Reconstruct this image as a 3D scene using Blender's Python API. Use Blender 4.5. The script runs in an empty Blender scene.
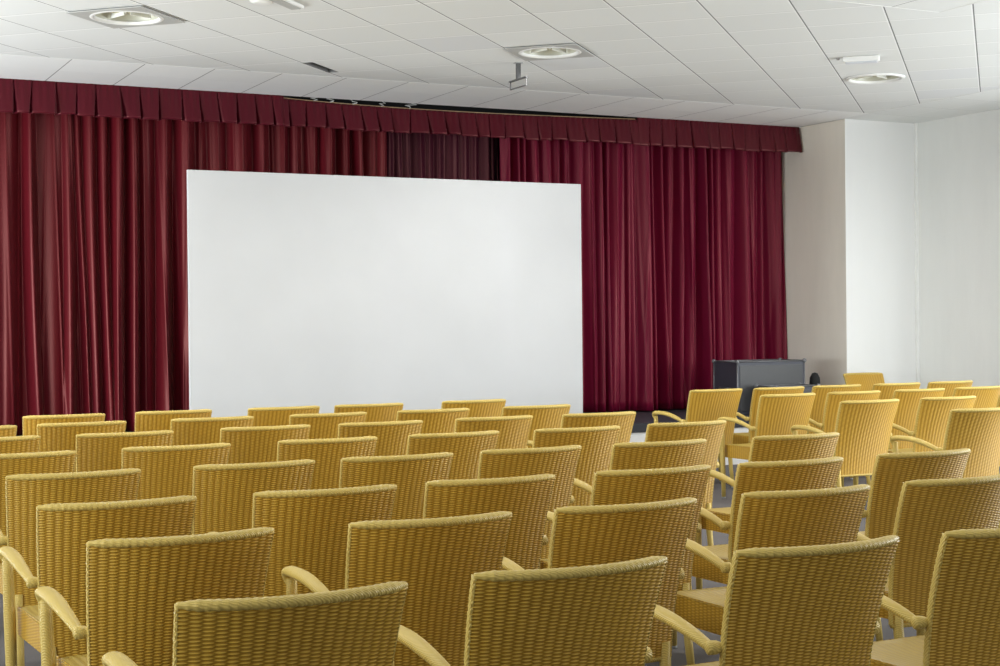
import bpy, bmesh, math, random
import numpy as np
from mathutils import Vector, Matrix

SC = bpy.context.scene
COL = SC.collection
FL = 1.47                      # camera height above the floor
CEIL = FL + 2.206
S2 = math.sqrt(2.0)

# ------------------------------------------------------------------ camera
cd = bpy.data.cameras.new('camera')
cam = bpy.data.objects.new('camera', cd)
COL.objects.link(cam)
_r = Vector((0.89308886, -0.44977637, -0.00967003))
_u = Vector((0.01179606, 0.00192449, 0.99992857))
_f = Vector((0.44972563, 0.89313914, -0.00702433))
cam.matrix_world = Matrix(((_r.x, _u.x, -_f.x, 0), (_r.y, _u.y, -_f.y, 0), (_r.z, _u.z, -_f.z, FL), (0, 0, 0, 1)))
cd.sensor_width = 36.0
cd.lens = 1513.29 * 36.0 / 1000.0
cd.clip_start = 0.05
SC.camera = cam

# ------------------------------------------------------------------ world, lights, exposure
w = bpy.data.worlds.new('world'); SC.world = w
w.use_nodes = True
w.node_tree.nodes['Background'].inputs[0].default_value = (0.9, 0.95, 1.0, 1)
w.node_tree.nodes['Background'].inputs[1].default_value = 0.9
vs = SC.view_settings
vs.view_transform = 'Standard'; vs.look = 'None'; vs.gamma = 1.0; vs.use_curve_mapping = False
vs.exposure = 0.0

def area(name, loc, direction, sx, sy, power, color=(1, 1, 1), shape='RECTANGLE', spread=180):
    l = bpy.data.lights.new(name, 'AREA')
    l.shape = shape; l.size = sx; l.size_y = sy; l.energy = power; l.color = color
    l.spread = math.radians(spread)
    o = bpy.data.objects.new(name, l); COL.objects.link(o)
    o.location = loc
    o.rotation_euler = Vector(direction).to_track_quat('-Z', 'Y').to_euler()
    return o

# daylight through the right window; the other four are added, unseen fill lamps
area('daylight_right', (11.85, 5.0, 1.9), (-1, 0.35, 0.16), 5.0, 2.2, 640, (0.93, 0.985, 1.0))
area('fill_left', (-2.45, 11.4, 1.35), (1, 0.18, 0.42), 4.6, 1.7, 480, (0.92, 0.98, 1.0))
area('fill_right_front', (11.85, 10.0, 1.45), (-1, 0.30, 0.45), 2.6, 1.7, 45, (0.93, 0.985, 1.0))
area('fill_left_rear', (-2.45, 4.5, 1.9), (1, 0.35, 0.16), 4.0, 2.2, 170, (0.92, 0.98, 1.0))
area('fill_rear', (4.5, -2.4, 2.0), (0, 1, 0.35), 8.0, 2.2, 22, (0.93, 0.985, 1.0))
# the recessed ceiling lights: the three in view and the rows behind them
for _x in (2.5, 5.93, 9.31):
    for _y in (10.83, 7.4, 4.0, 0.6):
        area('ceiling_lamp', (_x, _y, CEIL - 0.02), (0, 0, -1), .40, .40, 40 if _y > 5 else 14, (0.98, 0.98, 0.95), 'DISK', 165)
# added unseen spot that brightens the middle of the screen, no projector behind it
_l = bpy.data.lights.new('screen_fill_spot', 'SPOT'); _l.energy = 420; _l.spot_size = math.radians(13); _l.spot_blend = 1.0; _l.shadow_soft_size = .06
_o = bpy.data.objects.new('screen_fill_spot', _l); COL.objects.link(_o)
_o.location = (5.2, -1.6, 3.25)
_o.rotation_euler = (Vector((5.75, 12.5, 1.45)) - _o.location).to_track_quat('-Z', 'Y').to_euler()

# ------------------------------------------------------------------ helpers
def mesh_obj(name, verts, faces, mat=None, parent=None, smooth=False, uvs=None):
    me = bpy.data.meshes.new(name)
    me.from_pydata([tuple(v) for v in verts], [], faces)
    me.update()
    o = bpy.data.objects.new(name, me); COL.objects.link(o)
    if mat: me.materials.append(mat)
    if smooth:
        me.polygons.foreach_set('use_smooth', [True] * len(me.polygons))
    if parent: o.parent = parent
    return o

def bm_obj(name, bm, mat=None, parent=None, smooth=False):
    bmesh.ops.recalc_face_normals(bm, faces=bm.faces[:])
    me = bpy.data.meshes.new(name); bm.to_mesh(me); bm.free()
    o = bpy.data.objects.new(name, me); COL.objects.link(o)
    if mat: me.materials.append(mat)
    if smooth:
        me.polygons.foreach_set('use_smooth', [True] * len(me.polygons))
    if parent: o.parent = parent
    return o

def box_bm(bm, lo, hi, bevel=0.0, mtx=None):
    lo = Vector(lo); hi = Vector(hi)
    r = bmesh.ops.create_cube(bm, size=1.0)
    vs_ = r['verts']
    for v in vs_:
        v.co = Vector(((lo.x + hi.x) / 2 + v.co.x * (hi.x - lo.x), (lo.y + hi.y) / 2 + v.co.y * (hi.y - lo.y), (lo.z + hi.z) / 2 + v.co.z * (hi.z - lo.z)))
    if bevel:
        es = list({e for v in vs_ for e in v.link_edges})
        rb = bmesh.ops.bevel(bm, geom=es, offset=bevel, segments=2, affect='EDGES', profile=0.6)
        vs_ = rb['verts'] + [v for v in vs_ if v.is_valid]
        vs_ = list({v for f in rb['faces'] for v in f.verts} | {v for v in vs_ if v.is_valid})
    if mtx is not None:
        for v in vs_: v.co = mtx @ v.co
    return vs_

def tube(path, radii, n=12, flat=None, side=None, cap=True):
    """sweep along a path of points; radii a list of (ra, rb): ra along `side`, rb along the normal"""
    P = [Vector(p) for p in path]; m = len(P)
    verts = []; faces = []
    for i in range(m):
        t = (P[min(i + 1, m - 1)] - P[max(i - 1, 0)]).normalized()
        s = Vector(side) if side is not None else (Vector((0, 0, 1)) if abs(t.z) < .9 else Vector((1, 0, 0)))
        s = (s - t * s.dot(t)).normalized(); b = t.cross(s)
        ra, rb = radii[i] if not isinstance(radii, (int, float)) else (radii, radii)
        for k in range(n):
            a = 2 * math.pi * k / n
            verts.append(P[i] + s * (ra * math.cos(a)) + b * (rb * math.sin(a)))
    for i in range(m - 1):
        for k in range(n):
            k2 = (k + 1) % n
            faces.append((i * n + k, i * n + k2, (i + 1) * n + k2, (i + 1) * n + k))
    if cap:
        c0 = len(verts); verts.append(P[0]); c1 = len(verts); verts.append(P[-1])
        for k in range(n):
            k2 = (k + 1) % n
            faces.append((c0, k2, k)); faces.append((c1, (m - 1) * n + k, (m - 1) * n + k2))
    return verts, faces

def merge(parts):
    V = []; F = []
    for v, f in parts:
        o = len(V); V += list(v); F += [tuple(i + o for i in q) for q in f]
    return V, F

def lathe(profile, n=40, centre=(0, 0, 0)):
    verts = []; faces = []; m = len(profile); c = Vector(centre)
    for r, z in profile:
        for k in range(n):
            a = 2 * math.pi * k / n
            verts.append(c + Vector((r * math.cos(a), r * math.sin(a), z)))
    for i in range(m - 1):
        for k in range(n):
            k2 = (k + 1) % n
            faces.append((i * n + k, i * n + k2, (i + 1) * n + k2, (i + 1) * n + k))
    return verts, faces

def tag(o, label, cat, group=None):
    o['label'] = label; o['category'] = cat
    if group: o['group'] = group
    return o

def thing(name, label, cat, loc=(0, 0, 0), rz=0.0, group=None):
    o = bpy.data.objects.new(name, None); COL.objects.link(o)
    o.location = loc; o.rotation_euler = (0, 0, rz); o.empty_display_size = 0.1
    return tag(o, label, cat, group)

def struct(o):
    o['kind'] = 'structure'; return o

# ------------------------------------------------------------------ materials
class NB:
    """tiny node builder"""
    def __init__(self, name):
        self.m = bpy.data.materials.new(name); self.m.use_nodes = True
        self.t = self.m.node_tree; self.b = self.t.nodes['Principled BSDF']
    def node(self, kind, **kw):
        n = self.t.nodes.new(kind)
        for k, v in kw.items(): setattr(n, k, v)
        return n
    def link(self, a, b): self.t.links.new(a, b)
    def math(self, op, a, b=None, c=None):
        n = self.node('ShaderNodeMath', operation=op)
        for i, x in enumerate((a, b, c)):
            if x is None: continue
            if isinstance(x, (int, float)): n.inputs[i].default_value = x
            else: self.link(x, n.inputs[i])
        return n.outputs[0]
    def mix(self, f, a, b):
        n = self.node('ShaderNodeMix', data_type='RGBA')
        for s, x in ((n.inputs[0], f), (n.inputs[6], a), (n.inputs[7], b)):
            if isinstance(x, (int, float)): s.default_value = x
            elif isinstance(x, tuple): s.default_value = (*x, 1) if len(x) == 3 else x
            else: self.link(x, s)
        return n.outputs[2]
    def pos(self):
        g = self.node('ShaderNodeTexCoord'); s = self.node('ShaderNodeSeparateXYZ')
        self.link(g.outputs['Object'], s.inputs[0]); return g.outputs['Object'], s.outputs
    def noise(self, vec, scale, detail=3, rough=.5):
        n = self.node('ShaderNodeTexNoise'); n.inputs['Scale'].default_value = scale
        n.inputs['Detail'].default_value = detail; n.inputs['Roughness'].default_value = rough
        if vec is not None: self.link(vec, n.inputs['Vector'])
        return n.outputs[0]
    def scale(self, vec, s):
        n = self.node('ShaderNodeMapping'); n.inputs['Scale'].default_value = s
        self.link(vec, n.inputs['Vector']); return n.outputs[0]
    def bump(self, h, strength, dist=.01):
        n = self.node('ShaderNodeBump'); n.inputs['Strength'].default_value = strength
        n.inputs['Distance'].default_value = dist
        self.link(h, n.inputs['Height']); self.link(n.outputs[0], self.b.inputs['Normal'])
    def base(self, c):
        if isinstance(c, tuple): self.b.inputs['Base Color'].default_value = (*c, 1)
        else: self.link(c, self.b.inputs['Base Color'])
    def rough(self, v): self.b.inputs['Roughness'].default_value = v

def simple(name, c, rough=.5, metal=0.0, noise=None, bump=0.0, bscale=60):
    n = NB(name); n.rough(rough); n.b.inputs['Metallic'].default_value = metal
    o, _ = n.pos()
    f = n.noise(o, noise or 8, 4)
    n.base(n.mix(f, tuple(x * .88 for x in c), tuple(min(1, x * 1.1) for x in c)))
    if bump: n.bump(n.noise(o, bscale, 4), bump, .004)
    return n.m

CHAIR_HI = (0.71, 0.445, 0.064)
CHAIR_LO = (0.31, 0.155, 0.010)  # low weave painted darker: shade in the gaps, with some patina
WRAP = (0.56, 0.405, 0.105)
def wicker_mat(name, stripes=0, HI=None, LO=None):
    CHAIR_HI_, CHAIR_LO_ = HI or CHAIR_HI, LO or CHAIR_LO
    n = NB(name); n.rough(.42)
    o, s = n.pos()
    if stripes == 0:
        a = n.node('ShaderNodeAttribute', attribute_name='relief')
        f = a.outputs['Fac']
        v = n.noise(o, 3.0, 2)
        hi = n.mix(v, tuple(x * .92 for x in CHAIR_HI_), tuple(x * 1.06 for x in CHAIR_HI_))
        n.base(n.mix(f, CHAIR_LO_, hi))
    else:
        wv = n.math('SINE', n.math('MULTIPLY', n.math('ADD', n.math('MULTIPLY', s[0], .8), n.math('ADD', s[1], s[2])), stripes))
        v = n.noise(o, 30.0, 3)
        f = n.math('ADD', n.math('MULTIPLY', wv, .18), n.math('ADD', n.math('MULTIPLY', v, .3), .55))
        n.base(n.mix(f, tuple(x * .72 for x in WRAP), tuple(min(1, x * 1.12) for x in WRAP)))
        n.bump(wv, .35, .002)
    n.b.inputs['Specular IOR Level'].default_value = .32
    return n.m
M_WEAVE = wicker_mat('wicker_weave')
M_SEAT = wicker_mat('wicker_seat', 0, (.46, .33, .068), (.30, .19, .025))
M_WRAP = wicker_mat('wicker_wrap', 720.0)
M_GLIDE = simple('grey_plastic', (.35, .36, .36), .4)

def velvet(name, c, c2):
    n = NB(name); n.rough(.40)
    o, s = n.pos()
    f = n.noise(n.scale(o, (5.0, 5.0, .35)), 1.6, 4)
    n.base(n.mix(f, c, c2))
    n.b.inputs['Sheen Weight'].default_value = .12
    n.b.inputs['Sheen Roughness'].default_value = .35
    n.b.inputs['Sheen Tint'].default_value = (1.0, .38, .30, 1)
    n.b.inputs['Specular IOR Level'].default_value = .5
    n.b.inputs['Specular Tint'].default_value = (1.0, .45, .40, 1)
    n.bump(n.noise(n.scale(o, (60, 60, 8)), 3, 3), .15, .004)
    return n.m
M_VELVET = velvet('red_velvet', (.108, .0022, .023), (.165, .004, .025))
M_VELVET2 = velvet('red_velvet_left_light', (.066, .0026, .008), (.110, .0055, .010))  # the left side's different light is put into a browner, darker velvet
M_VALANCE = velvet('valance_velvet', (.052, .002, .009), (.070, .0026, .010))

def tile_mat(name, ux, uy, su, sv, pu, pv, bar_u, seam_v, grey=.0, white=.0):
    """ceiling tiles: u = dot(pos, ux), v = dot(pos, uy); seams at pu + k*su and pv + k*sv"""
    n = NB(name); n.rough(.85)
    o, s = n.pos()
    u = n.math('ADD', n.math('MULTIPLY', s[0], ux[0]), n.math('MULTIPLY', s[1], ux[1]))
    v = n.math('ADD', n.math('MULTIPLY', s[0], uy[0]), n.math('MULTIPLY', s[1], uy[1]))
    us = n.math('DIVIDE', n.math('SUBTRACT', u, pu), su)
    iu = n.math('FLOOR', us)
    off = n.math('MULTIPLY', n.math('SINE', n.math('MULTIPLY', iu, 12.9)), .03)
    vv = n.math('DIVIDE', n.math('SUBTRACT', n.math('ADD', v, off), pv), sv)
    iv = n.math('FLOOR', vv)
    du = n.math('MULTIPLY', n.math('SUBTRACT', us, n.math('ROUND', us)), su)
    dv = n.math('MULTIPLY', n.math('SUBTRACT', vv, n.math('ROUND', vv)), sv)
    cxy = n.node('ShaderNodeCombineXYZ'); n.link(iu, cxy.inputs[0]); n.link(iv, cxy.inputs[1])
    wn = n.node('ShaderNodeTexWhiteNoise', noise_dimensions='2D'); n.link(cxy.outputs[0], wn.inputs['Vector'])
    h = wn.outputs['Value']
    c = n.mix(h, (.74 + white, .75 + white, .735 + white), (.79 + white, .80 + white, .785 + white))
    if grey:
        c = n.mix(n.math('GREATER_THAN', h, 1 - grey), c, (.72, .73, .735))
    fine = n.noise(o, 120, 3)
    c = n.mix(n.math('MULTIPLY', fine, .12), c, (.5, .5, .49))
    # cross joints with a painted lip highlight, then the metal bar and dark joint
    def band(d, a, b): return n.math('MULTIPLY', n.math('GREATER_THAN', d, a), n.math('LESS_THAN', d, b))
    c = n.mix(n.math('MULTIPLY', band(dv, -.005, .004), seam_v), c, (.50, .50, .49))
    c = n.mix(n.math('MULTIPLY', band(dv, .004, .026), seam_v), c, (.94, .94, .93))
    c = n.mix(n.math('MULTIPLY', band(du, -.013, -.002), bar_u), c, (.88, .88, .87))
    c = n.mix(n.math('MULTIPLY', band(du, -.002, .0075), bar_u), c, (.10, .10, .10))
    n.base(c)
    n.bump(fine, .12, .003)
    return n.m
r2 = 1 / S2
M_DIAG = tile_mat('ceiling_tiles_diagonal', (r2, -r2), (r2, r2), .601, .607, -.165, 9.12, .9, .8, .07)
M_STRIP = tile_mat('ceiling_tiles_border_lit', (1, 0), (0, 1), .604, .63, 2.486, 12.74, .75, .18, white=.13)  # whitened: the brighter light near the stage is painted into these tiles
M_NEAR = tile_mat('ceiling_tiles_rear', (1, 0), (0, 1), .604, .63, 2.486, 12.74, .75, .5)
M_RSTRIP = tile_mat('ceiling_tiles_right_border', (0, 1), (1, 0), .604, .515, 12.74, 10.87, .25, .35)

def wall_mat(name, c, streak=.12):
    n = NB(name); n.rough(.8)
    o, s = n.pos()
    f = n.noise(n.scale(o, (3.0, 3.0, .6)), 1.5, 5, .6)
    n.base(n.mix(f, tuple(x * (1 - streak) for x in c), tuple(min(1, x * (1 + streak)) for x in c)))
    n.bump(n.noise(o, 45, 5, .6), .25, .004)
    return n.m
M_WALLR = wall_mat('wall_grey_stucco', (.735, .74, .715), .06)
M_PIER = wall_mat('wall_white_paint', (.755, .755, .745), .02)
M_JAMB = wall_mat('wall_beige_stucco', (.80, .755, .66), .09)
M_WALL = wall_mat('wall_plain', (.62, .61, .58), .05)
M_DARK = simple('dark_void', (.01, .01, .01), .9)
M_TRIM = simple('white_trim', (.80, .80, .78), .5)

def floor_mat():
    n = NB('floor_carpet'); n.rough(.9)
    o, s = n.pos()
    a = n.noise(o, 2.2, 4); b = n.noise(o, 160, 2)
    c = n.mix(a, (.085, .076, .075), (.13, .118, .117))
    n.base(n.mix(n.math('MULTIPLY', b, .5), c, (.07, .064, .066)))
    n.bump(b, .3, .004); return n.m
M_FLOOR = floor_mat()
M_STAGE = simple('stage_dark', (.035, .035, .045), .55)
M_NOSE = simple('stage_nosing', (.022, .022, .028), .7)
M_RISER = simple('stage_white', (.74, .73, .72), .6)
M_SCREEN = simple('screen_white', (.495, .498, .506), .75, noise=1.0)
M_METAL = simple('grey_metal', (.42, .42, .42), .4, .6)
M_WHITE = simple('white_plastic', (.82, .82, .80), .4)
M_FRAME = simple('light_frame_grey', (.46, .46, .44), .6)
M_REFL = simple('reflector_cream', (.52, .51, .41), .35)
M_BAFFLE = simple('baffle_white', (.80, .80, .74), .4)
M_TUBE = simple('lamp_glass', (.55, .52, .36), .3)
M_CASE = simple('case_black', (.046, .048, .064), .45, noise=6)
M_CASEF = simple('case_black_worn', (.055, .055, .058), .42, noise=5)
M_EDGE = simple('case_edge', (.16, .16, .17), .4, .5)
M_WOOD = simple('batten_wood', (.55, .38, .22), .6, noise=20)

# ------------------------------------------------------------------ the room shell
XL, XR, XJ = -2.6, 11.95, 10.93
YR, YP, YF = -2.6, 13.2, 14.62
ZC = CEIL
def quad(name, pts, mat):
    return struct(mesh_obj(name, pts, [tuple(range(len(pts)))], mat))
def slab(name, lo, hi, mat):
    bm = bmesh.new(); box_bm(bm, lo, hi); return struct(bm_obj(name, bm, mat))
slab('floor', (XL - .1, YR - .1, -.1), (XR + .1, YF + .1, 0), M_FLOOR)
slab('wall_front', (XL, YF, 0), (XJ + .05, YF + .1, ZC + .5), M_DARK)

def wall_with_windows(name, axis, at, span, zspan, holes, mat, th=.1):
    """a wall on a plane axis=at, leaving real openings"""
    bm = bmesh.new()
    us = sorted({span[0], span[1], *[h[0] for h in holes], *[h[1] for h in holes]})
    zs = sorted({zspan[0], zspan[1], *[h[2] for h in holes], *[h[3] for h in holes]})
    for i in range(len(us) - 1):
        for j in range(len(zs) - 1):
            cu = (us[i] + us[i + 1]) / 2; cz = (zs[j] + zs[j + 1]) / 2
            if any(h[0] < cu < h[1] and h[2] < cz < h[3] for h in holes): continue
            a0, a1 = sorted((at, at + th))
            if axis == 'x': box_bm(bm, (a0, us[i], zs[j]), (a1, us[i + 1], zs[j + 1]))
            else: box_bm(bm, (us[i], a0, zs[j]), (us[i + 1], a1, zs[j + 1]))
    return struct(bm_obj(name, bm, mat))
wall_with_windows('wall_right', 'x', XR, (YR, YF), (0, ZC), [(2.5, 7.5, .8, 3.0), (8.7, 11.3, .6, 2.3)], M_WALLR)
wall_with_windows('wall_left', 'x', XL - .1, (YR, YF), (0, ZC), [(2.5, 6.5, .8, 3.0), (9.1, 13.7, .5, 2.2)], M_WALL)
wall_with_windows('wall_rear', 'y', YR - .1, (XL, XR), (0, ZC), [(.5, 8.5, .9, 3.1)], M_WALL)
def window(name, axis, at, u0, u1, z0, z1):
    bm = bmesh.new(); t = .05
    def bar(a, b, c, d):
        if axis == 'x': box_bm(bm, (at - .02, a, c), (at + .04, b, d), .004)
        else: box_bm(bm, (a, at - .02, c), (b, at + .04, d), .004)
    bar(u0, u1, z0, z0 + t); bar(u0, u1, z1 - t, z1)
    for k in range(4):
        u = u0 + (u1 - u0 - t) * k / 3
        bar(u, u + t, z0 + t, z1 - t)
    struct(bm_obj(name, bm, M_TRIM))
window('window_1', 'x', XR + .05, 2.5, 7.5, .8, 3.0)
window('added_window_2', 'x', XR + .05, 8.7, 11.3, .6, 2.3)  # this and the windows below are added openings for the fill lamps
window('added_window_3', 'x', XL - .06, 2.5, 6.5, .8, 3.0)
window('added_window_4', 'x', XL - .06, 9.1, 13.7, .5, 2.2)
window('added_window_5', 'y', YR - .06, .5, 8.5, .9, 3.1)
# pier that closes the stage on the right: white face to the hall, beige return towards the curtain
mesh = mesh_obj('wall_pier', [(XJ, YP, 0), (XR, YP, 0), (XR, YP, ZC), (XJ, YP, ZC), (XJ, YF, 0), (XJ, YF, ZC)],
                [(0, 1, 2, 3), (4, 0, 3, 5)], M_PIER)
mesh.data.materials.append(M_JAMB); mesh.data.polygons[1].material_index = 1
struct(mesh)
slab('trim_1', (XR - .035, YP - .03, 0), (XR + .01, YP + .01, ZC), M_TRIM)

# ceiling with the openings of the recessed fittings
LIGHTS = [(-5.885, 9.42), (-3.465, 11.86), (-1.065, 14.25)]
LIGHTS = [((a + c) / S2, (c - a) / S2) for a, c in LIGHTS]
SLOT = [((a + c) / S2, (c - a) / S2) for a, c in ((-5.58, 11.63), (-5.48, 11.63), (-5.48, 12.17), (-5.58, 12.17))]
HOLE = .25
def fill(bm, loops, z, mi):
    es = []
    for lp in loops:
        vs_ = [bm.verts.new((x, y, z)) for x, y in lp]
        es += [bm.edges.new((vs_[i], vs_[(i + 1) % len(vs_)])) for i in range(len(vs_))]
    r = bmesh.ops.triangle_fill(bm, use_beauty=True, use_dissolve=False, edges=es)
    for g in r['geom']:
        if isinstance(g, bmesh.types.BMFace): g.material_index = mi
YC = 13.97
bm = bmesh.new()
circ = [[(x + HOLE * math.cos(2 * math.pi * k / 40), y + HOLE * math.sin(2 * math.pi * k / 40)) for k in range(40)] for x, y in LIGHTS]
fill(bm, [[(XL, 8.33), (7.77, 8.33), (7.77, YR), (10.87, YR), (10.87, 12.74), (XL, 12.74)]] + circ + [SLOT], ZC, 0)
fill(bm, [[(XL, 12.74), (10.87, 12.74), (10.87, YC), (XL, YC)]], ZC, 1)
fill(bm, [[(XL, YR), (7.77, YR), (7.77, 8.33), (XL, 8.33)]], ZC, 3)
fill(bm, [[(10.87, YR), (XR, YR), (XR, YC), (10.87, YC)]], ZC, 2)
for f in bm.faces:
    if f.normal.z > 0: f.normal_flip()
me = bpy.data.meshes.new('ceiling'); bm.to_mesh(me); bm.free()
ceil = bpy.data.objects.new('ceiling', me); COL.objects.link(ceil)
for m in (M_DIAG, M_STRIP, M_RSTRIP, M_NEAR): me.materials.append(m)
struct(ceil)
slab('ceiling_void', (XL, YR, ZC + .45), (XR, YF, ZC + .5), M_DARK)
# thin cover strips where the tile fields meet
slab('trim_2', (XL, 12.737, ZC - .0015), (10.87, 12.743, ZC + .004), M_TRIM)
slab('trim_3', (10.866, YR, ZC - .002), (10.874, 12.74, ZC + .004), M_TRIM)
slab('trim_4', (XL, 8.324, ZC - .002), (7.77, 8.336, ZC + .003), M_TRIM)
slab('trim_5', (7.764, YR, ZC - .002), (7.776, 8.33, ZC + .003), M_TRIM)

# stage: dark floor, dark nosing, white riser
XS = 10.42; YS = 12.69; ZS = .46
slab('floor_stage', (XL, YS, 0.0), (XS, YF, ZS), M_STAGE)
slab('trim_6', (XL, YS - .02, ZS - .085), (XS, YS, ZS + .004), M_NOSE)
slab('trim_7', (XL, YS - .008, 0), (XS, YS, ZS - .085), M_RISER)

# ------------------------------------------------------------------ curtains and pelmet
def curtain(name, x0, x1, y0, z0, z1, seed, label, amp=.075, lam=(.10, .26), mat=None, step=.006):
    rnd = random.Random(seed)
    ridges = []; x = x0 - .3
    while x < x1 + .3:
        l = rnd.uniform(*lam)
        ridges.append((x + l / 2, l * rnd.uniform(.38, .56), rnd.uniform(.35, 1.0), rnd.uniform(-.09, .09), rnd.uniform(-.8, .8), rnd.uniform(.55, 1.0)))
        x += l * rnd.uniform(.7, 1.0)
    fine = []; x = x0
    while x < x1:
        fine.append((x, rnd.uniform(.014, .032), rnd.uniform(.10, .26), rnd.uniform(-.10, .10), 0, rnd.uniform(.1, 1.0)))
        x += rnd.uniform(.05, .16)
    ridges.append((x1 - .06, .09, .75, 0, 0, 1.0)); ridges.append((x0 + .06, .09, .6, 0, 0, 1.0))
    nx = int((x1 - x0) / step) + 1; nz = 30
    X = np.linspace(x0, x1, nx)
    V = np.zeros((nz, nx, 3))
    for j in range(nz):
        t = j / (nz - 1)                        # 0 bottom, 1 top
        y = np.zeros(nx)
        for c, hw, a, dr, sk, fade in ridges:
            cc = c + dr * (1 - t) ** 1.4 + .008 * math.sin(4 * t + c * 9)
            d = np.clip((X - cc) / (hw * (1 + .25 * (1 - t))), -1, 1)
            d = np.sign(d) * np.abs(d) ** (1 + .35 * sk * np.sign(d))
            prof = (.5 + .5 * np.cos(np.pi * d)) ** .75
            y = np.maximum(y, a * prof * (fade + (1 - fade) * (1 - t)))
        for c, hw, a, dr, sk, fade in fine:
            d = np.clip((X - c - dr * (1 - t)) / hw, -1, 1)
            y = y + a * .45 * (.5 + .5 * np.cos(np.pi * d)) * (fade + (1 - fade) * (1 - t))
        A = amp * (.75 + .25 * (1 - t))
        V[j, :, 0] = X; V[j, :, 1] = y0 - A * (y - .5); V[j, :, 2] = z0 + (z1 - z0) * t
    verts = V.reshape(-1, 3)
    faces = [(j * nx + i, j * nx + i + 1, (j + 1) * nx + i + 1, (j + 1) * nx + i) for j in range(nz - 1) for i in range(nx - 1)]
    o = mesh_obj(name, verts.tolist(), faces, mat or M_VELVET, smooth=True)
    md = o.modifiers.new('thickness', 'SOLIDIFY'); md.thickness = .006
    return tag(o, label, 'curtain', 'red velvet stage curtains')
ZT = ZC - .05
curtain('stage_curtain', XL + .05, 5.95, 14.33, ZS + .015, ZT, 3, 'dark red velvet stage curtain left of the white screen, with broad folds', .25, (.10, .28), M_VELVET2)
curtain('stage_curtain', 7.25, 10.915, 14.32, ZS + .015, ZT, 8, 'crimson velvet stage curtain right of the white screen, with narrow folds', .25, (.09, .23))
curtain('stage_curtain', 5.90, 7.32, 14.545, ZS + .015, ZT, 21, 'darkest middle stage curtain, seen only as a strip above the white screen', .12, (.09, .2), velvet('shade_painted_velvet', (.028, .002, .010), (.042, .0025, .012)))  # shadow above the screen put into a darker velvet colour

pel = thing('curtain_pelmet', 'pleated dark red velvet pelmet running along the ceiling above the stage', 'pelmet', (4.2, 13.98, ZC - .3))
def valance(x0, x1, top_fn, zb, seed, name='valance'):
    rnd = random.Random(seed); step = .006
    nx = int((x1 - x0) / step) + 1; nz = 14
    edges = []; x = x0 - rnd.uniform(0, .1)
    while x < x1 + .3:
        edges.append((x, rnd.uniform(.6, 1.15), rnd.uniform(-.015, .06), rnd.uniform(-.010, .010)))
        x += rnd.uniform(.155, .215)
    verts = []
    for j in range(nz):
        t = j / (nz - 1)
        for i in range(nx):
            X = x0 + (x1 - x0) * i / (nx - 1)
            Xs = X
            k = 0
            while k + 1 < len(edges) and edges[k + 1][0] + edges[k + 1][2] * (1 - t) <= Xs: k += 1
            a = edges[k][0] + edges[k][2] * (1 - t); b = edges[k + 1][0] + edges[k + 1][2] * (1 - t)
            p = min(max((Xs - a) / (b - a), 0), 1)
            # each pleat is a flaring flap that tucks under the next one; the tuck opens towards the hem
            sl = .03 + .19 * (1 - t) * edges[k][1]
            prof = (.55 + .45 * math.sin(math.pi * (.12 + .5 * min(1, p / (1 - sl))))) if p < 1 - sl else .15 + .55 * abs((p - 1 + sl) / sl - .35) ** 1.5
            A = (.010 + .064 * (1 - t) ** .9) * edges[k][1]
            gather = .004 * math.sin(X * 95 + edges[k][1] * 9) * t
            z = zb + (top_fn(X) - zb) * t + edges[k][3] * (1 - t)
            verts.append((X, 13.99 - A * prof - gather - .004, z))
    faces = [(j * nx + i, j * nx + i + 1, (j + 1) * nx + i + 1, (j + 1) * nx + i) for j in range(nz - 1) for i in range(nx - 1)]
    o = mesh_obj(name, verts, faces, M_VALANCE, smooth=True)
    md = o.modifiers.new('thickness', 'SOLIDIFY'); md.thickness = .006; md.offset = 1
    return o
def sag(X):
    t = (X - 4.72) / (8.73 - 4.72)
    if 0 <= t <= 1: return FL + 2.180 - .032 * math.sin(math.pi * t ** .8)
    return ZC + .012
zb = FL + 1.905
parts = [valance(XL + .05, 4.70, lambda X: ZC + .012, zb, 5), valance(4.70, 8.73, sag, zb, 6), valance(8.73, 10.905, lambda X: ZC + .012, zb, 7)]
for o in parts:
    o.parent = pel; o.matrix_parent_inverse = Matrix.Translation(-Vector(pel.location))
def under(o, root):
    o.parent = root; o.matrix_parent_inverse = Matrix.Translation(-Vector(root.location)); return o
bt = tube([(4.72 + (8.71 - 4.72) * i / 30, 14.0, sag(4.72 + (8.71 - 4.72) * i / 30) + .004) for i in range(31)], [(.010, .012)] * 31, 8)
o = under(mesh_obj('batten', *bt, M_WOOD), pel); o['label'] = 'pale wooden batten'
rnd = random.Random(2)
cp = []
for x in (5.05, 5.22, 5.45, 5.75, 6.05):
    pts = [(x + rnd.uniform(-.07, .07) * k / 5 + .02 * math.sin(k * 1.7 + x), 13.985 - .012 * math.sin(k), sag(x) + .01 + (k / 6) * .05) for k in range(7)]
    cp.append(tube(pts, .003, 6))
for c in cp:
    o = under(mesh_obj('cord', *c, M_TRIM, smooth=True), pel); o['label'] = 'loose pale cord above the batten'

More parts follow.
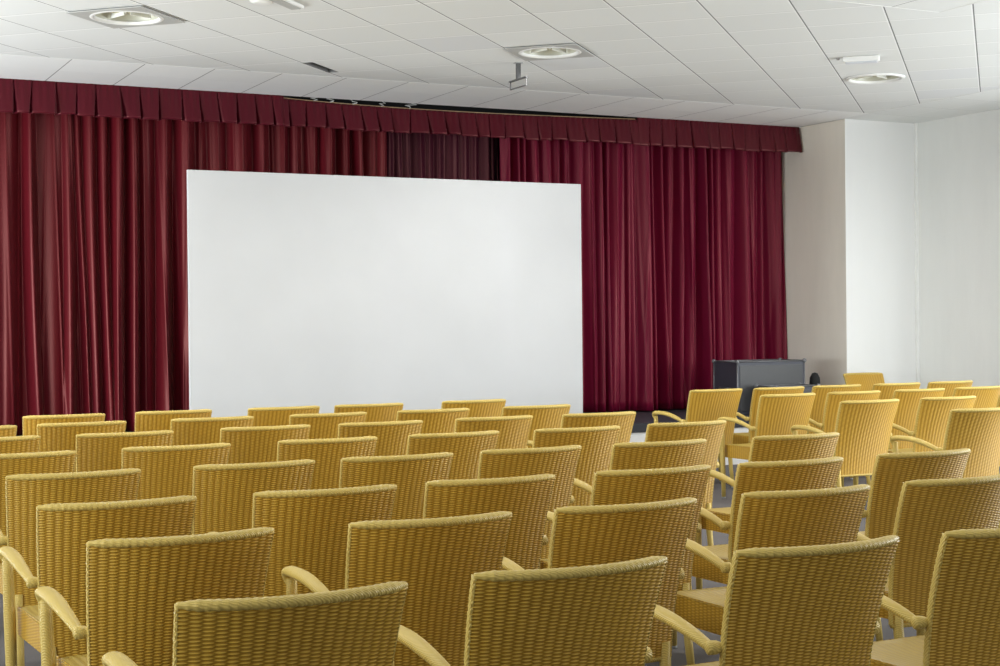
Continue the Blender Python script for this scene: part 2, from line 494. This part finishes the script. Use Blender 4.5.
# ------------------------------------------------------------------ projection screen
YSC = 12.5
scr = thing('projection_screen', 'large blank white projection screen standing in front of the red curtains', 'screen', (5.275, YSC, 0))
bm = bmesh.new(); box_bm(bm, (3.38, YSC, FL - .885), (7.17, YSC + .035, FL + 1.305), .003)
under(bm_obj('screen_panel', bm, M_SCREEN), scr)
bm = bmesh.new(); box_bm(bm, (3.40, YSC + .004, FL - .90), (7.15, YSC + .03, FL - .885))
under(bm_obj('shadow_gap_strip', bm, M_NOSE), scr)
bm = bmesh.new(); box_bm(bm, (3.40, YSC + .002, 0), (7.15, YSC + .035, FL - .90), .003)
under(bm_obj('base_panel', bm, M_RISER), scr)
for x in (3.95, 6.6):
    bm = bmesh.new(); box_bm(bm, (x - .03, YSC + .035, 0.0), (x + .03, YSC + .075, 2.2), .004)
    under(bm_obj('back_brace', bm, M_METAL), scr)

# ------------------------------------------------------------------ black cases on the stage
def case(name, label, lo, hi, handle=True):
    lo = Vector(lo); hi = Vector(hi)
    t = thing(name, label, 'case', ((lo.x + hi.x) / 2, (lo.y + hi.y) / 2, lo.z))
    bm = bmesh.new(); box_bm(bm, lo, hi, .012); under(bm_obj('body', bm, M_CASE), t)
    bm = bmesh.new(); box_bm(bm, (lo.x + .03, lo.y - .006, lo.z + .04), (hi.x - .03, lo.y + .004, hi.z - .04), .002)
    under(bm_obj('front_panel', bm, M_CASEF), t)
    e = []
    for y in (lo.y, hi.y):
        e.append(tube([(lo.x, y, hi.z), (hi.x, y, hi.z)], .009, 8))
        for x in (lo.x, hi.x): e.append(tube([(x, y, lo.z + .012), (x, y, hi.z)], .009, 8))
    for x in (lo.x, hi.x): e.append(tube([(x, lo.y, hi.z), (x, hi.y, hi.z)], .009, 8))
    o = under(mesh_obj('edge_trim', *merge(e), M_EDGE, smooth=True), t); o['label'] = 'grey metal edge trim'
    for x in (lo.x, hi.x):
        for y in (lo.y, hi.y):
            v, f = lathe([(0, .024), (.014, .02), (.022, .010), (.024, 0), (.02, -.014)], 14, (x, y, hi.z))
            under(mesh_obj('corner_cap', v, f, M_EDGE, smooth=True), t)
    if handle:
        zc = (lo.z + hi.z) / 2; yc = (lo.y + hi.y) / 2
        pts = [(lo.x - .004, yc - .09, zc), (lo.x - .035, yc - .07, zc), (lo.x - .035, yc + .07, zc), (lo.x - .004, yc + .09, zc)]
        under(mesh_obj('handle', *tube(pts, .01, 8), M_CASE, smooth=True), t)
    return t
case('equipment_case', 'tall black equipment case with grey edges on the stage beside the beige wall', (9.46, 13.2, ZS), (10.345, 13.63, FL - .445))
case('equipment_case', 'lower black case standing in front of the tall case on the stage', (9.64, 12.78, ZS), (10.20, 13.1, .768), False)
v, f = lathe([(0, .46), (.03, .455), (.055, .43), (.062, .38), (.06, .2), (.062, .05), (.055, .012), (.0, .0)], 20, (10.55, 13.28, ZS - ZS))
v = [Vector((p.x, p.y, p.z * 1.93)) for p in v]
o = mesh_obj('storage_tube', v, f, M_DARK, smooth=True)
tag(o, 'slim dark bag standing upright between the black cases and the beige wall', 'bag')

# ------------------------------------------------------------------ ceiling fittings
R45 = Matrix.Rotation(math.radians(45), 4, 'Z')
def downlight(x, y, label, framed):
    t = thing('ceiling_light', label, 'ceiling light', (x, y, ZC), 0, 'round recessed ceiling lights')
    if framed:
        bm = bmesh.new(); es = []
        h = .298
        sq = [bm.verts.new(R45 @ Vector((sx * h, sy * h, -.008))) for sx, sy in ((-1, -1), (1, -1), (1, 1), (-1, 1))]
        es += [bm.edges.new((sq[i], sq[(i + 1) % 4])) for i in range(4)]
        cv = [bm.verts.new((.252 * math.cos(2 * math.pi * k / 40), .252 * math.sin(2 * math.pi * k / 40), -.008)) for k in range(40)]
        es += [bm.edges.new((cv[i], cv[(i + 1) % 40])) for i in range(40)]
        r = bmesh.ops.triangle_fill(bm, use_beauty=True, edges=es)
        fs = [g for g in r['geom'] if isinstance(g, bmesh.types.BMFace)]
        bmesh.ops.solidify(bm, geom=fs, thickness=.006)
        o = bm_obj('frame', bm, M_FRAME, t); o['label'] = 'grey square tile frame'
    v, f = lathe([(.222, .004), (.226, -.012), (.236, -.018), (.25, -.018), (.262, -.012), (.266, -.002), (.25, .002)], 48)
    mesh_obj('rim', v, f, M_WHITE, t, True)
    v, f = lathe([(.232, -.006), (.225, .03), (.20, .075), (.15, .11), (.08, .128), (.001, .132)], 48)
    mesh_obj('reflector', v, f, M_REFL, t, True)
    for a in (20, 110, 65 + 180):
        bm = bmesh.new()
        ca, sa = math.cos(math.radians(a)), math.sin(math.radians(a))
        mt = Matrix(((ca, -sa, 0, 0), (sa, ca, 0, 0), (0, 0, 1, 0), (0, 0, 0, 1)))
        pts = [(.03, .012), (.205, .012), (.18, .075), (.05, .105)]
        vs_ = [[bm.verts.new(mt @ Vector((px, yy, pz))) for px, pz in pts] for yy in (-.004, .004)]
        bm.faces.new(vs_[0]); bm.faces.new(vs_[1][::-1])
        for i in range(4): bm.faces.new((vs_[0][i], vs_[1][i], vs_[1][(i + 1) % 4], vs_[0][(i + 1) % 4]))
        bm_obj('baffle', bm, M_BAFFLE, t)
    for s in (-1, 1):
        p = [(s * .04 + .0, -.15, .06), (s * .04, -.02, .05), (s * .04, .09, .05), (s * .055, .115, .05), (s * .075, .115, .05), (s * .09, .09, .05), (s * .09, -.02, .05), (s * .09, -.13, .06)]
        mesh_obj('lamp_tube', *tube(p, .0135, 10), M_TUBE, t, True)
    return t
downlight(*LIGHTS[0], 'round recessed light in a grey square frame, at the left end of the ceiling', True)
downlight(*LIGHTS[1], 'round recessed light in a grey square frame, beside the hanging metal bracket', True)
downlight(*LIGHTS[2], 'white rimmed round recessed light set straight into a tile near the white pier', False)
# dark box above the slot opening
def lift(pts, z): return [(x, y, z) for x, y in pts]
V = lift(SLOT, ZC) + lift(SLOT, ZC + .12)
vent = mesh_obj('slot_vent', V, [(0, 1, 5, 4), (1, 2, 6, 5), (2, 3, 7, 6), (3, 0, 4, 7), (4, 5, 6, 7)], simple('slot_grey', (.16, .16, .16), .7))
tag(vent, 'long narrow dark slot opening in the ceiling above the screen', 'vent')

def ac(a, c): return Vector(((a + c) / S2, (c - a) / S2, ZC))
# long white emergency lamp near the right downlight
e0 = ac(-1.09, 13.06)
em = thing('emergency_light', 'slim white emergency light on the ceiling beside the right recessed light', 'emergency light', e0, math.radians(-45))
bm = bmesh.new(); box_bm(bm, (-.15, -.045, -.045), (.15, .045, 0), .012); bm_obj('housing', bm, M_WHITE, em)
bm = bmesh.new(); box_bm(bm, (-.13, -.035, -.056), (.13, .035, -.044), .005); o = bm_obj('diffuser', bm, simple('diffuser_grey', (.60, .62, .66), .3), em)
v, f = lathe([(0, -.02), (.012, -.018), (.016, -.008), (.016, 0)], 14, (-.19, 0, 0)); mesh_obj('indicator', v, f, M_METAL, em, True)
# smoke detector and long box cut by the top edge
d0 = ac(-4.735, 9.26)
sd = thing('smoke_detector', 'round white smoke detector at the top edge of the ceiling', 'smoke detector', d0)
v, f = lathe([(0, -.032), (.045, -.032), (.06, -.028), (.066, -.022), (.066, -.014)], 32); mesh_obj('head', v, f, M_WHITE, sd, True)
v, f = lathe([(.066, -.02), (.08, -.018), (.085, -.008), (.085, 0)], 32); mesh_obj('base', v, f, M_WHITE, sd, True)
b0 = ac(-4.60, 9.34)
eb = thing('emergency_light', 'long white emergency light beside the smoke detector at the picture top', 'emergency light', b0, math.radians(45))
bm = bmesh.new(); box_bm(bm, (-.2, -.05, -.026), (.2, .05, 0), .010); bm_obj('housing', bm, M_WHITE, eb)
bm = bmesh.new(); box_bm(bm, (-.17, -.038, -.032), (.17, .038, -.024), .006); bm_obj('diffuser', bm, M_FRAME, eb)
# hanging metal bracket
k0 = ac(-3.87, 12.285)
kb = thing('ceiling_bracket', 'small grey metal bracket hanging from the ceiling with an open rectangular frame', 'bracket', k0, math.radians(90))
bm = bmesh.new(); box_bm(bm, (-.03, -.03, -.006), (.03, .03, 0)); bm_obj('ceiling_plate', bm, M_METAL, kb)
M_BRK = simple('dark_metal', (.10, .10, .10), .7, .2)
bm = bmesh.new(); box_bm(bm, (-.017, -.017, -.138), (.017, .017, -.006), .003); bm_obj('post', bm, M_BRK, kb)
bm = bmesh.new(); box_bm(bm, (-.155, -.014, -.148), (.155, .014, -.136), .003); bm_obj('crossbar', bm, M_BRK, kb)
bm = bmesh.new(); box_bm(bm, (-.150, -.008, -.214), (.150, .008, -.206), .002); bm_obj('lower_bar', bm, M_BRK, kb)
for s in (-1, 1):
    bm = bmesh.new(); box_bm(bm, (s * .146 - .004, -.004, -.210), (s * .146 + .004, .004, -.146)); bm_obj('hanger_rod', bm, M_BRK, kb)

# ------------------------------------------------------------------ the wicker armchair
STK, STR = .0240, .0048            # stake and strand pitch of the plain weave
def weave(us, vs_, fn, depth=.0040):
    """displaced plain-weave sheet. fn(U,V) -> positions (n,3) and normals (n,3); U,V in metres"""
    U, Vv = np.meshgrid(us, vs_)
    P, N = fn(U, Vv)
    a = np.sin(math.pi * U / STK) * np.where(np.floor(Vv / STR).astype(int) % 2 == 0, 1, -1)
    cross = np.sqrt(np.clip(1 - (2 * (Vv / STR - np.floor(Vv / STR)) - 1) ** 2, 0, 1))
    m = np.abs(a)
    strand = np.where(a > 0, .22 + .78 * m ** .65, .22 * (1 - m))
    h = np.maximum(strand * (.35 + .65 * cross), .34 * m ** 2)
    Q = P + N * (h[..., None] - .5) * depth
    nz, nx = U.shape
    faces = np.arange(nz * nx).reshape(nz, nx)
    F = np.stack([faces[:-1, :-1], faces[:-1, 1:], faces[1:, 1:], faces[1:, :-1]], -1).reshape(-1, 4)
    return Q.reshape(-1, 3), F, h.reshape(-1)

def np_mesh(name, chunks, mat, parent):
    V = []; F = []; H = []; off = 0
    for q, f, h in chunks:
        V.append(q); F.append(f + off); H.append(h); off += len(q)
    V = np.concatenate(V); F = np.concatenate(F); H = np.concatenate(H)
    me = bpy.data.meshes.new(name)
    me.vertices.add(len(V)); me.vertices.foreach_set('co', V.astype(np.float32).ravel())
    me.loops.add(F.size); me.loops.foreach_set('vertex_index', F.astype(np.int32).ravel())
    me.polygons.add(len(F)); me.polygons.foreach_set('loop_start', np.arange(0, F.size, 4, dtype=np.int32))
    me.polygons.foreach_set('loop_total', np.full(len(F), 4, dtype=np.int32))
    me.update(calc_edges=True); me.validate()
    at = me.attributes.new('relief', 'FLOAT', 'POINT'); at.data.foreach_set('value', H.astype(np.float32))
    me.polygons.foreach_set('use_smooth', [True] * len(me.polygons))
    me.materials.append(mat)
    o = bpy.data.objects.new(name, me); COL.objects.link(o); o.parent = parent
    return o

BW_T, BW_B = .546, .478            # back width at the top and at the bottom
BZ0, BZ1 = .315, .857
def back_pt(s, t):
    """s in -1..1 across, t in 0..1 up; rear face of the panel"""
    wdt = (BW_B + (BW_T - BW_B) * t) / 2
    bulge = (.022 + .056 * t)
    y = .115 * (1 - t ** 2) - bulge * (1 - s * s)
    return np.stack([s * wdt, y, BZ0 + (BZ1 - BZ0) * t], -1)
def back_normal(s, t, e=1e-3):
    a = back_pt(s + e, t) - back_pt(s - e, t); b = back_pt(s, t + e) - back_pt(s, t - e)
    n = np.cross(a, b); return n / np.linalg.norm(n, axis=-1, keepdims=True)   # points to -y

def make_chair(name, label):
    t = thing(name, label, 'chair', (0, 0, 0), 0, 'yellow wicker armchairs set out in rows')
    W, Hh = .50, (BZ1 - BZ0) * 1.03
    nst = int(W / STK); us = np.linspace(0, nst * STK, nst * 6 + 1)
    nsr = int(Hh / STR); vsr = np.linspace(0, nsr * STR, nsr * 3 + 1) + 1e-6
    TH = .020
    def rear(U, V):
        s = U / us[-1] * 2 - 1; tt = V / vsr[-1]; return back_pt(s, tt), back_normal(s, tt)
    def front(U, V):
        s = U / us[-1] * 2 - 1; tt = V / vsr[-1]; n = back_normal(s, tt); return back_pt(s, tt) - n * TH, -n
    a = weave(us, vsr, rear); vs2 = np.linspace(0, nsr * STR, nsr * 2 + 1) + 1e-6
    b = weave(us[::2], vs2, front); b = (b[0], b[1][:, ::-1], b[2])
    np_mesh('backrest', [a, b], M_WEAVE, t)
    # rolled, braided top edge
    path = []; rad = []
    N = 120
    for i in range(N + 1):
        s = -1 + 2 * i / N
        p = back_pt(np.array(s), np.array(1.0)); n = back_normal(np.array(s), np.array(1.0))
        path.append(p - n * TH * .5 + np.array([0, 0, .002]))
        q = 1 + .055 * math.sin(i * 1.45)
        e = min(1.0, .55 + 6 * min(i, N - i) / N)
        rad.append((.0135 * q * e, .0165 * q * e))
    top = mesh_obj('top_edge', *tube(path, rad, 14, side=(0, 0, 1)), M_WRAP, t, True)
    # thin braided side and bottom edges
    for sd in (-1, 1):
        path = []; rad = []
        for i in range(91):
            tt = i / 90
            p = back_pt(np.array(float(sd)), np.array(tt)); n = back_normal(np.array(float(sd)), np.array(tt))
            path.append(p - n * TH * .5); q = 1 + .12 * math.sin(i * 1.9)
            rad.append((.0042 * q, .0125 * q))
        mesh_obj('side_edge', *tube(path, rad, 10, side=(1, 0, 0)), M_WRAP, t, True)
    path = [back_pt(np.array(-1 + 2 * i / 40), np.array(0.0)) - back_normal(np.array(-1 + 2 * i / 40), np.array(0.0)) * TH * .5 for i in range(41)]
    mesh_obj('bottom_edge', *tube(path, .0115, 10, side=(0, 0, 1)), M_WRAP, t, True)
    # woven seat: top sheet, and the apron bands around it
    YB, YFR, ZSE = .118, .565, .445
    def wid(y): return .452 + (.495 - .452) * (y - YB) / (YFR - YB)
    nsx = int(.47 / STK); ux = np.linspace(0, nsx * STK, nsx * 4 + 1)
    nsy = int((YFR - YB) / STR); vy = np.linspace(0, nsy * STR, nsy * 2 + 1) + 1e-6
    def seat(U, V):
        s = U / ux[-1] * 2 - 1; f = V / vy[-1]; y = YB + (YFR - YB) * f
        z = ZSE - .018 * (1 - s ** 2) * np.sin(math.pi * np.clip(f, 0, 1)) - .012 * np.clip((f - .85) / .15, 0, 1) ** 2
        P = np.stack([s * (wid(y) / 2 + .008), y + .012 * np.clip((f - .9) / .1, 0, 1), z - .008 * np.abs(s) ** 12], -1); n = np.zeros_like(P); n[..., 2] = 1
        return P, n
    c = weave(ux, vy, seat, .002)
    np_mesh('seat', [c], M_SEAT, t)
    ch = []
    za0 = .335
    nb = int((ZSE - .01 - za0) / STR); vb = np.linspace(0, nb * STR, nb * 2 + 1) + 1e-6
    def apron_front(U, V):
        s = U / ux[-1] * 2 - 1
        P = np.stack([s * wid(YFR) / 2, YFR + .006 - 0 * s, za0 + (ZSE - .010 - za0) * V / vb[-1]], -1)
        n = np.zeros_like(P); n[..., 1] = 1; return P, n
    q = weave(ux, vb, apron_front, .002); ch.append((q[0], q[1][:, ::-1], q[2]))
    nsd = int((YFR - YB) / STK); ud = np.linspace(0, nsd * STK, nsd * 4 + 1)
    for sd in (-1, 1):
        def apron_side(U, V, sd=sd):
            y = YB + (YFR + .006 - YB) * U / ud[-1]
            P = np.stack([sd * (wid(y) / 2 + .004), y, za0 + (ZSE - .004 - za0) * V / vb[-1]], -1)
            n = np.zeros_like(P); n[..., 0] = sd; return P, n
        q = weave(ud, vb, apron_side, .002)
        ch.append(q if sd > 0 else (q[0], q[1][:, ::-1], q[2]))
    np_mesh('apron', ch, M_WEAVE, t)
    # legs
    for sd in (-1, 1):
        xf = sd * .290
        lp = [(xf * .96, .515, .012), (xf * .97, .517, .2), (xf * .985, .519, .42), (xf, .521, .58), (xf, .521, .628)]
        lg = mesh_obj('leg', *tube(lp, [(.017, .017), (.020, .020), (.022, .022), (.019, .019), (.017, .017)], 14, side=(1, 0, 0)), M_WRAP, t, True)
        mesh_obj('glide', *tube([(xf * .96, .515, 0), (xf * .96, .515, .016)], .0165, 12, side=(1, 0, 0)), M_GLIDE, lg, True)
        xr = sd * .212
        lp = [(xr, .07, .012), (xr, .095, .15), (xr * 1.0, .115, .315), (xr, .112, .37)]
        lg = mesh_obj('leg', *tube(lp, [(.016, .016), (.018, .018), (.020, .020), (.018, .018)], 14, side=(1, 0, 0)), M_WRAP, t, True)
        mesh_obj('glide', *tube([(xr, .068, 0), (xr, .07, .016)], .0155, 12, side=(1, 0, 0)), M_GLIDE, lg, True)
    # arms: rise over the front leg, run back level, then dip to the back
    for sd in (-1, 1):
        xe = sd * (BW_B + (BW_T - BW_B) * .5) / 2
        ctl = [(sd * .291, .534, .606), (sd * .296, .538, .632), (sd * .298, .524, .650), (sd * .300, .485, .657), (sd * .299, .40, .658), (sd * .296, .32, .652),
               (sd * .290, .24, .636), (sd * .281, .175, .616), (sd * .274, .130, .598)]
        P = []
        for i in range(len(ctl) - 1):
            p0 = Vector(ctl[max(i - 1, 0)]); p1 = Vector(ctl[i]); p2 = Vector(ctl[i + 1]); p3 = Vector(ctl[min(i + 2, len(ctl) - 1)])
            for k in range(6):
                u = k / 6
                P.append(.5 * ((2 * p1) + (p2 - p0) * u + (2 * p0 - 5 * p1 + 4 * p2 - p3) * u * u + (3 * p1 - p0 - 3 * p2 + p3) * u ** 3))
        P.append(Vector(ctl[-1])); m = len(P) - 1
        rad = []
        for i in range(m + 1):
            f = i / m
            wv = .0150 + .0135 * math.sin(math.pi * min(1, max(0, (f - .05) / .95)) ** .75) ** 1.2
            th = .0145 + .003 * math.sin(math.pi * f)
            end = min(1, .45 + i * .35)
            rad.append((wv * end, th * end))
        am = mesh_obj('armrest', *tube(P, rad, 16, side=(1, 0, 0)), M_WRAP, t, True)
        # collar that ties the arm to the back
        cz = .596; cy = .108
        cp_ = [(sd * .232, cy - .006, cz), (sd * .250, cy, cz), (sd * .262, cy + .006, cz), (sd * .284, cy + .008, cz + .001), (sd * .290, cy + .008, cz + .001)]
        mesh_obj('collar', *tube(cp_, [(.013, .013), (.0145, .0145), (.019, .019), (.020, .020), (.012, .012)], 14, side=(0, 0, 1)), M_WRAP, am, True)
    return t

def children(o): return [c for c in COL.objects if c.parent == o]
CHILD = {}
def index_children(root):
    CHILD[root.name] = [(c, children(c)) for c in children(root)]
def dup(root, label):
    r = root.copy(); COL.objects.link(r); r['label'] = label
    for c, subs in CHILD[root.name]:
        k = c.copy(); COL.objects.link(k); k.parent = r
        for s in subs:
            d = s.copy(); COL.objects.link(d); d.parent = k
    return r

ROWS = {  # y of the top edge: x of each chair, left to right
    1: (3.235, (1.10, 1.825, 2.575, 3.28)),
    2: (4.28, (1.125, 1.90, 2.605, 3.365, 4.09)),
    3: (5.22, (1.15, 1.90, 2.58, 3.31, 4.00, 4.755)),
    4: (6.34, (1.22, 1.99, 2.66, 3.36, 4.08, 4.905)),
    5: (7.45, (1.17, 1.94, 2.74, 3.47, 4.22, 4.985)),
    6: (8.56, (1.20, 1.93, 2.76, 3.48, 4.27, 5.02)),
    7: (9.58, (1.23, 1.90, 2.73, 3.52, 4.29, 5.10)),
    8: (10.50, (1.96, 2.72, 3.52, 4.18, 5.06)),
}
RROWS = {
    5: (7.52, (7.34,)),
    6: (8.72, (7.42, 8.20, 8.98)),
    7: (9.84, (7.53, 8.21, 8.92, 9.61)),
    8: (10.85, (7.55, 8.21, 8.88, 9.56, 10.23)),
}
ROWN = {1: 'in the nearest row', 2: 'in the second nearest row', 3: 'in the third nearest row',
        4: 'in the fourth nearest row, left block', 5: 'in the fifth nearest row, left block', 6: 'in the third row before the screen',
        7: 'in the second row before the screen', 8: 'in the row closest to the screen'}
ORD = ['leftmost', 'second from left', 'third from left', 'fourth from left', 'fifth from left', 'sixth from left']
RROWN = {5: 'nearest of the right-hand block, cut by the right picture edge',
         6: 'in the third row from the wall, right-hand block', 7: 'in the second row from the wall, right-hand block',
         8: 'in the row closest to the black cases, right-hand block'}
jit = random.Random(11)
first = None
def put(x, y, label, rz=None):
    global first
    if first is None:
        first = make_chair('wicker_armchair', label); index_children(first); o = first
    else:
        o = dup(first, label)
    o.location = (x + .010, y, 0); o.rotation_euler = (0, 0, jit.uniform(-.035, .02) if rz is None else rz)
    return o
for k, (y, xs) in ROWS.items():
    for i, x in enumerate(xs):
        nm = 'rightmost' if i == len(xs) - 1 else ORD[i]
        put(x, y + jit.uniform(-.02, .02), 'yellow wicker armchair, %s %s%s' % (nm, ROWN[k], '' if k < 6 else ', left block'))
for k, (y, xs) in RROWS.items():
    for i, x in enumerate(xs):
        if k == 5: lab = 'yellow wicker armchair, ' + RROWN[5]
        else: lab = 'yellow wicker armchair, %s %s' % ('rightmost' if i == len(xs) - 1 else ORD[i], RROWN[k])
        put(x, y + jit.uniform(-.02, .02), lab, jit.uniform(-.012, .004))
put(11.02, 13.06, 'yellow wicker armchair turned to face the hall, its back against the white pier', math.pi)
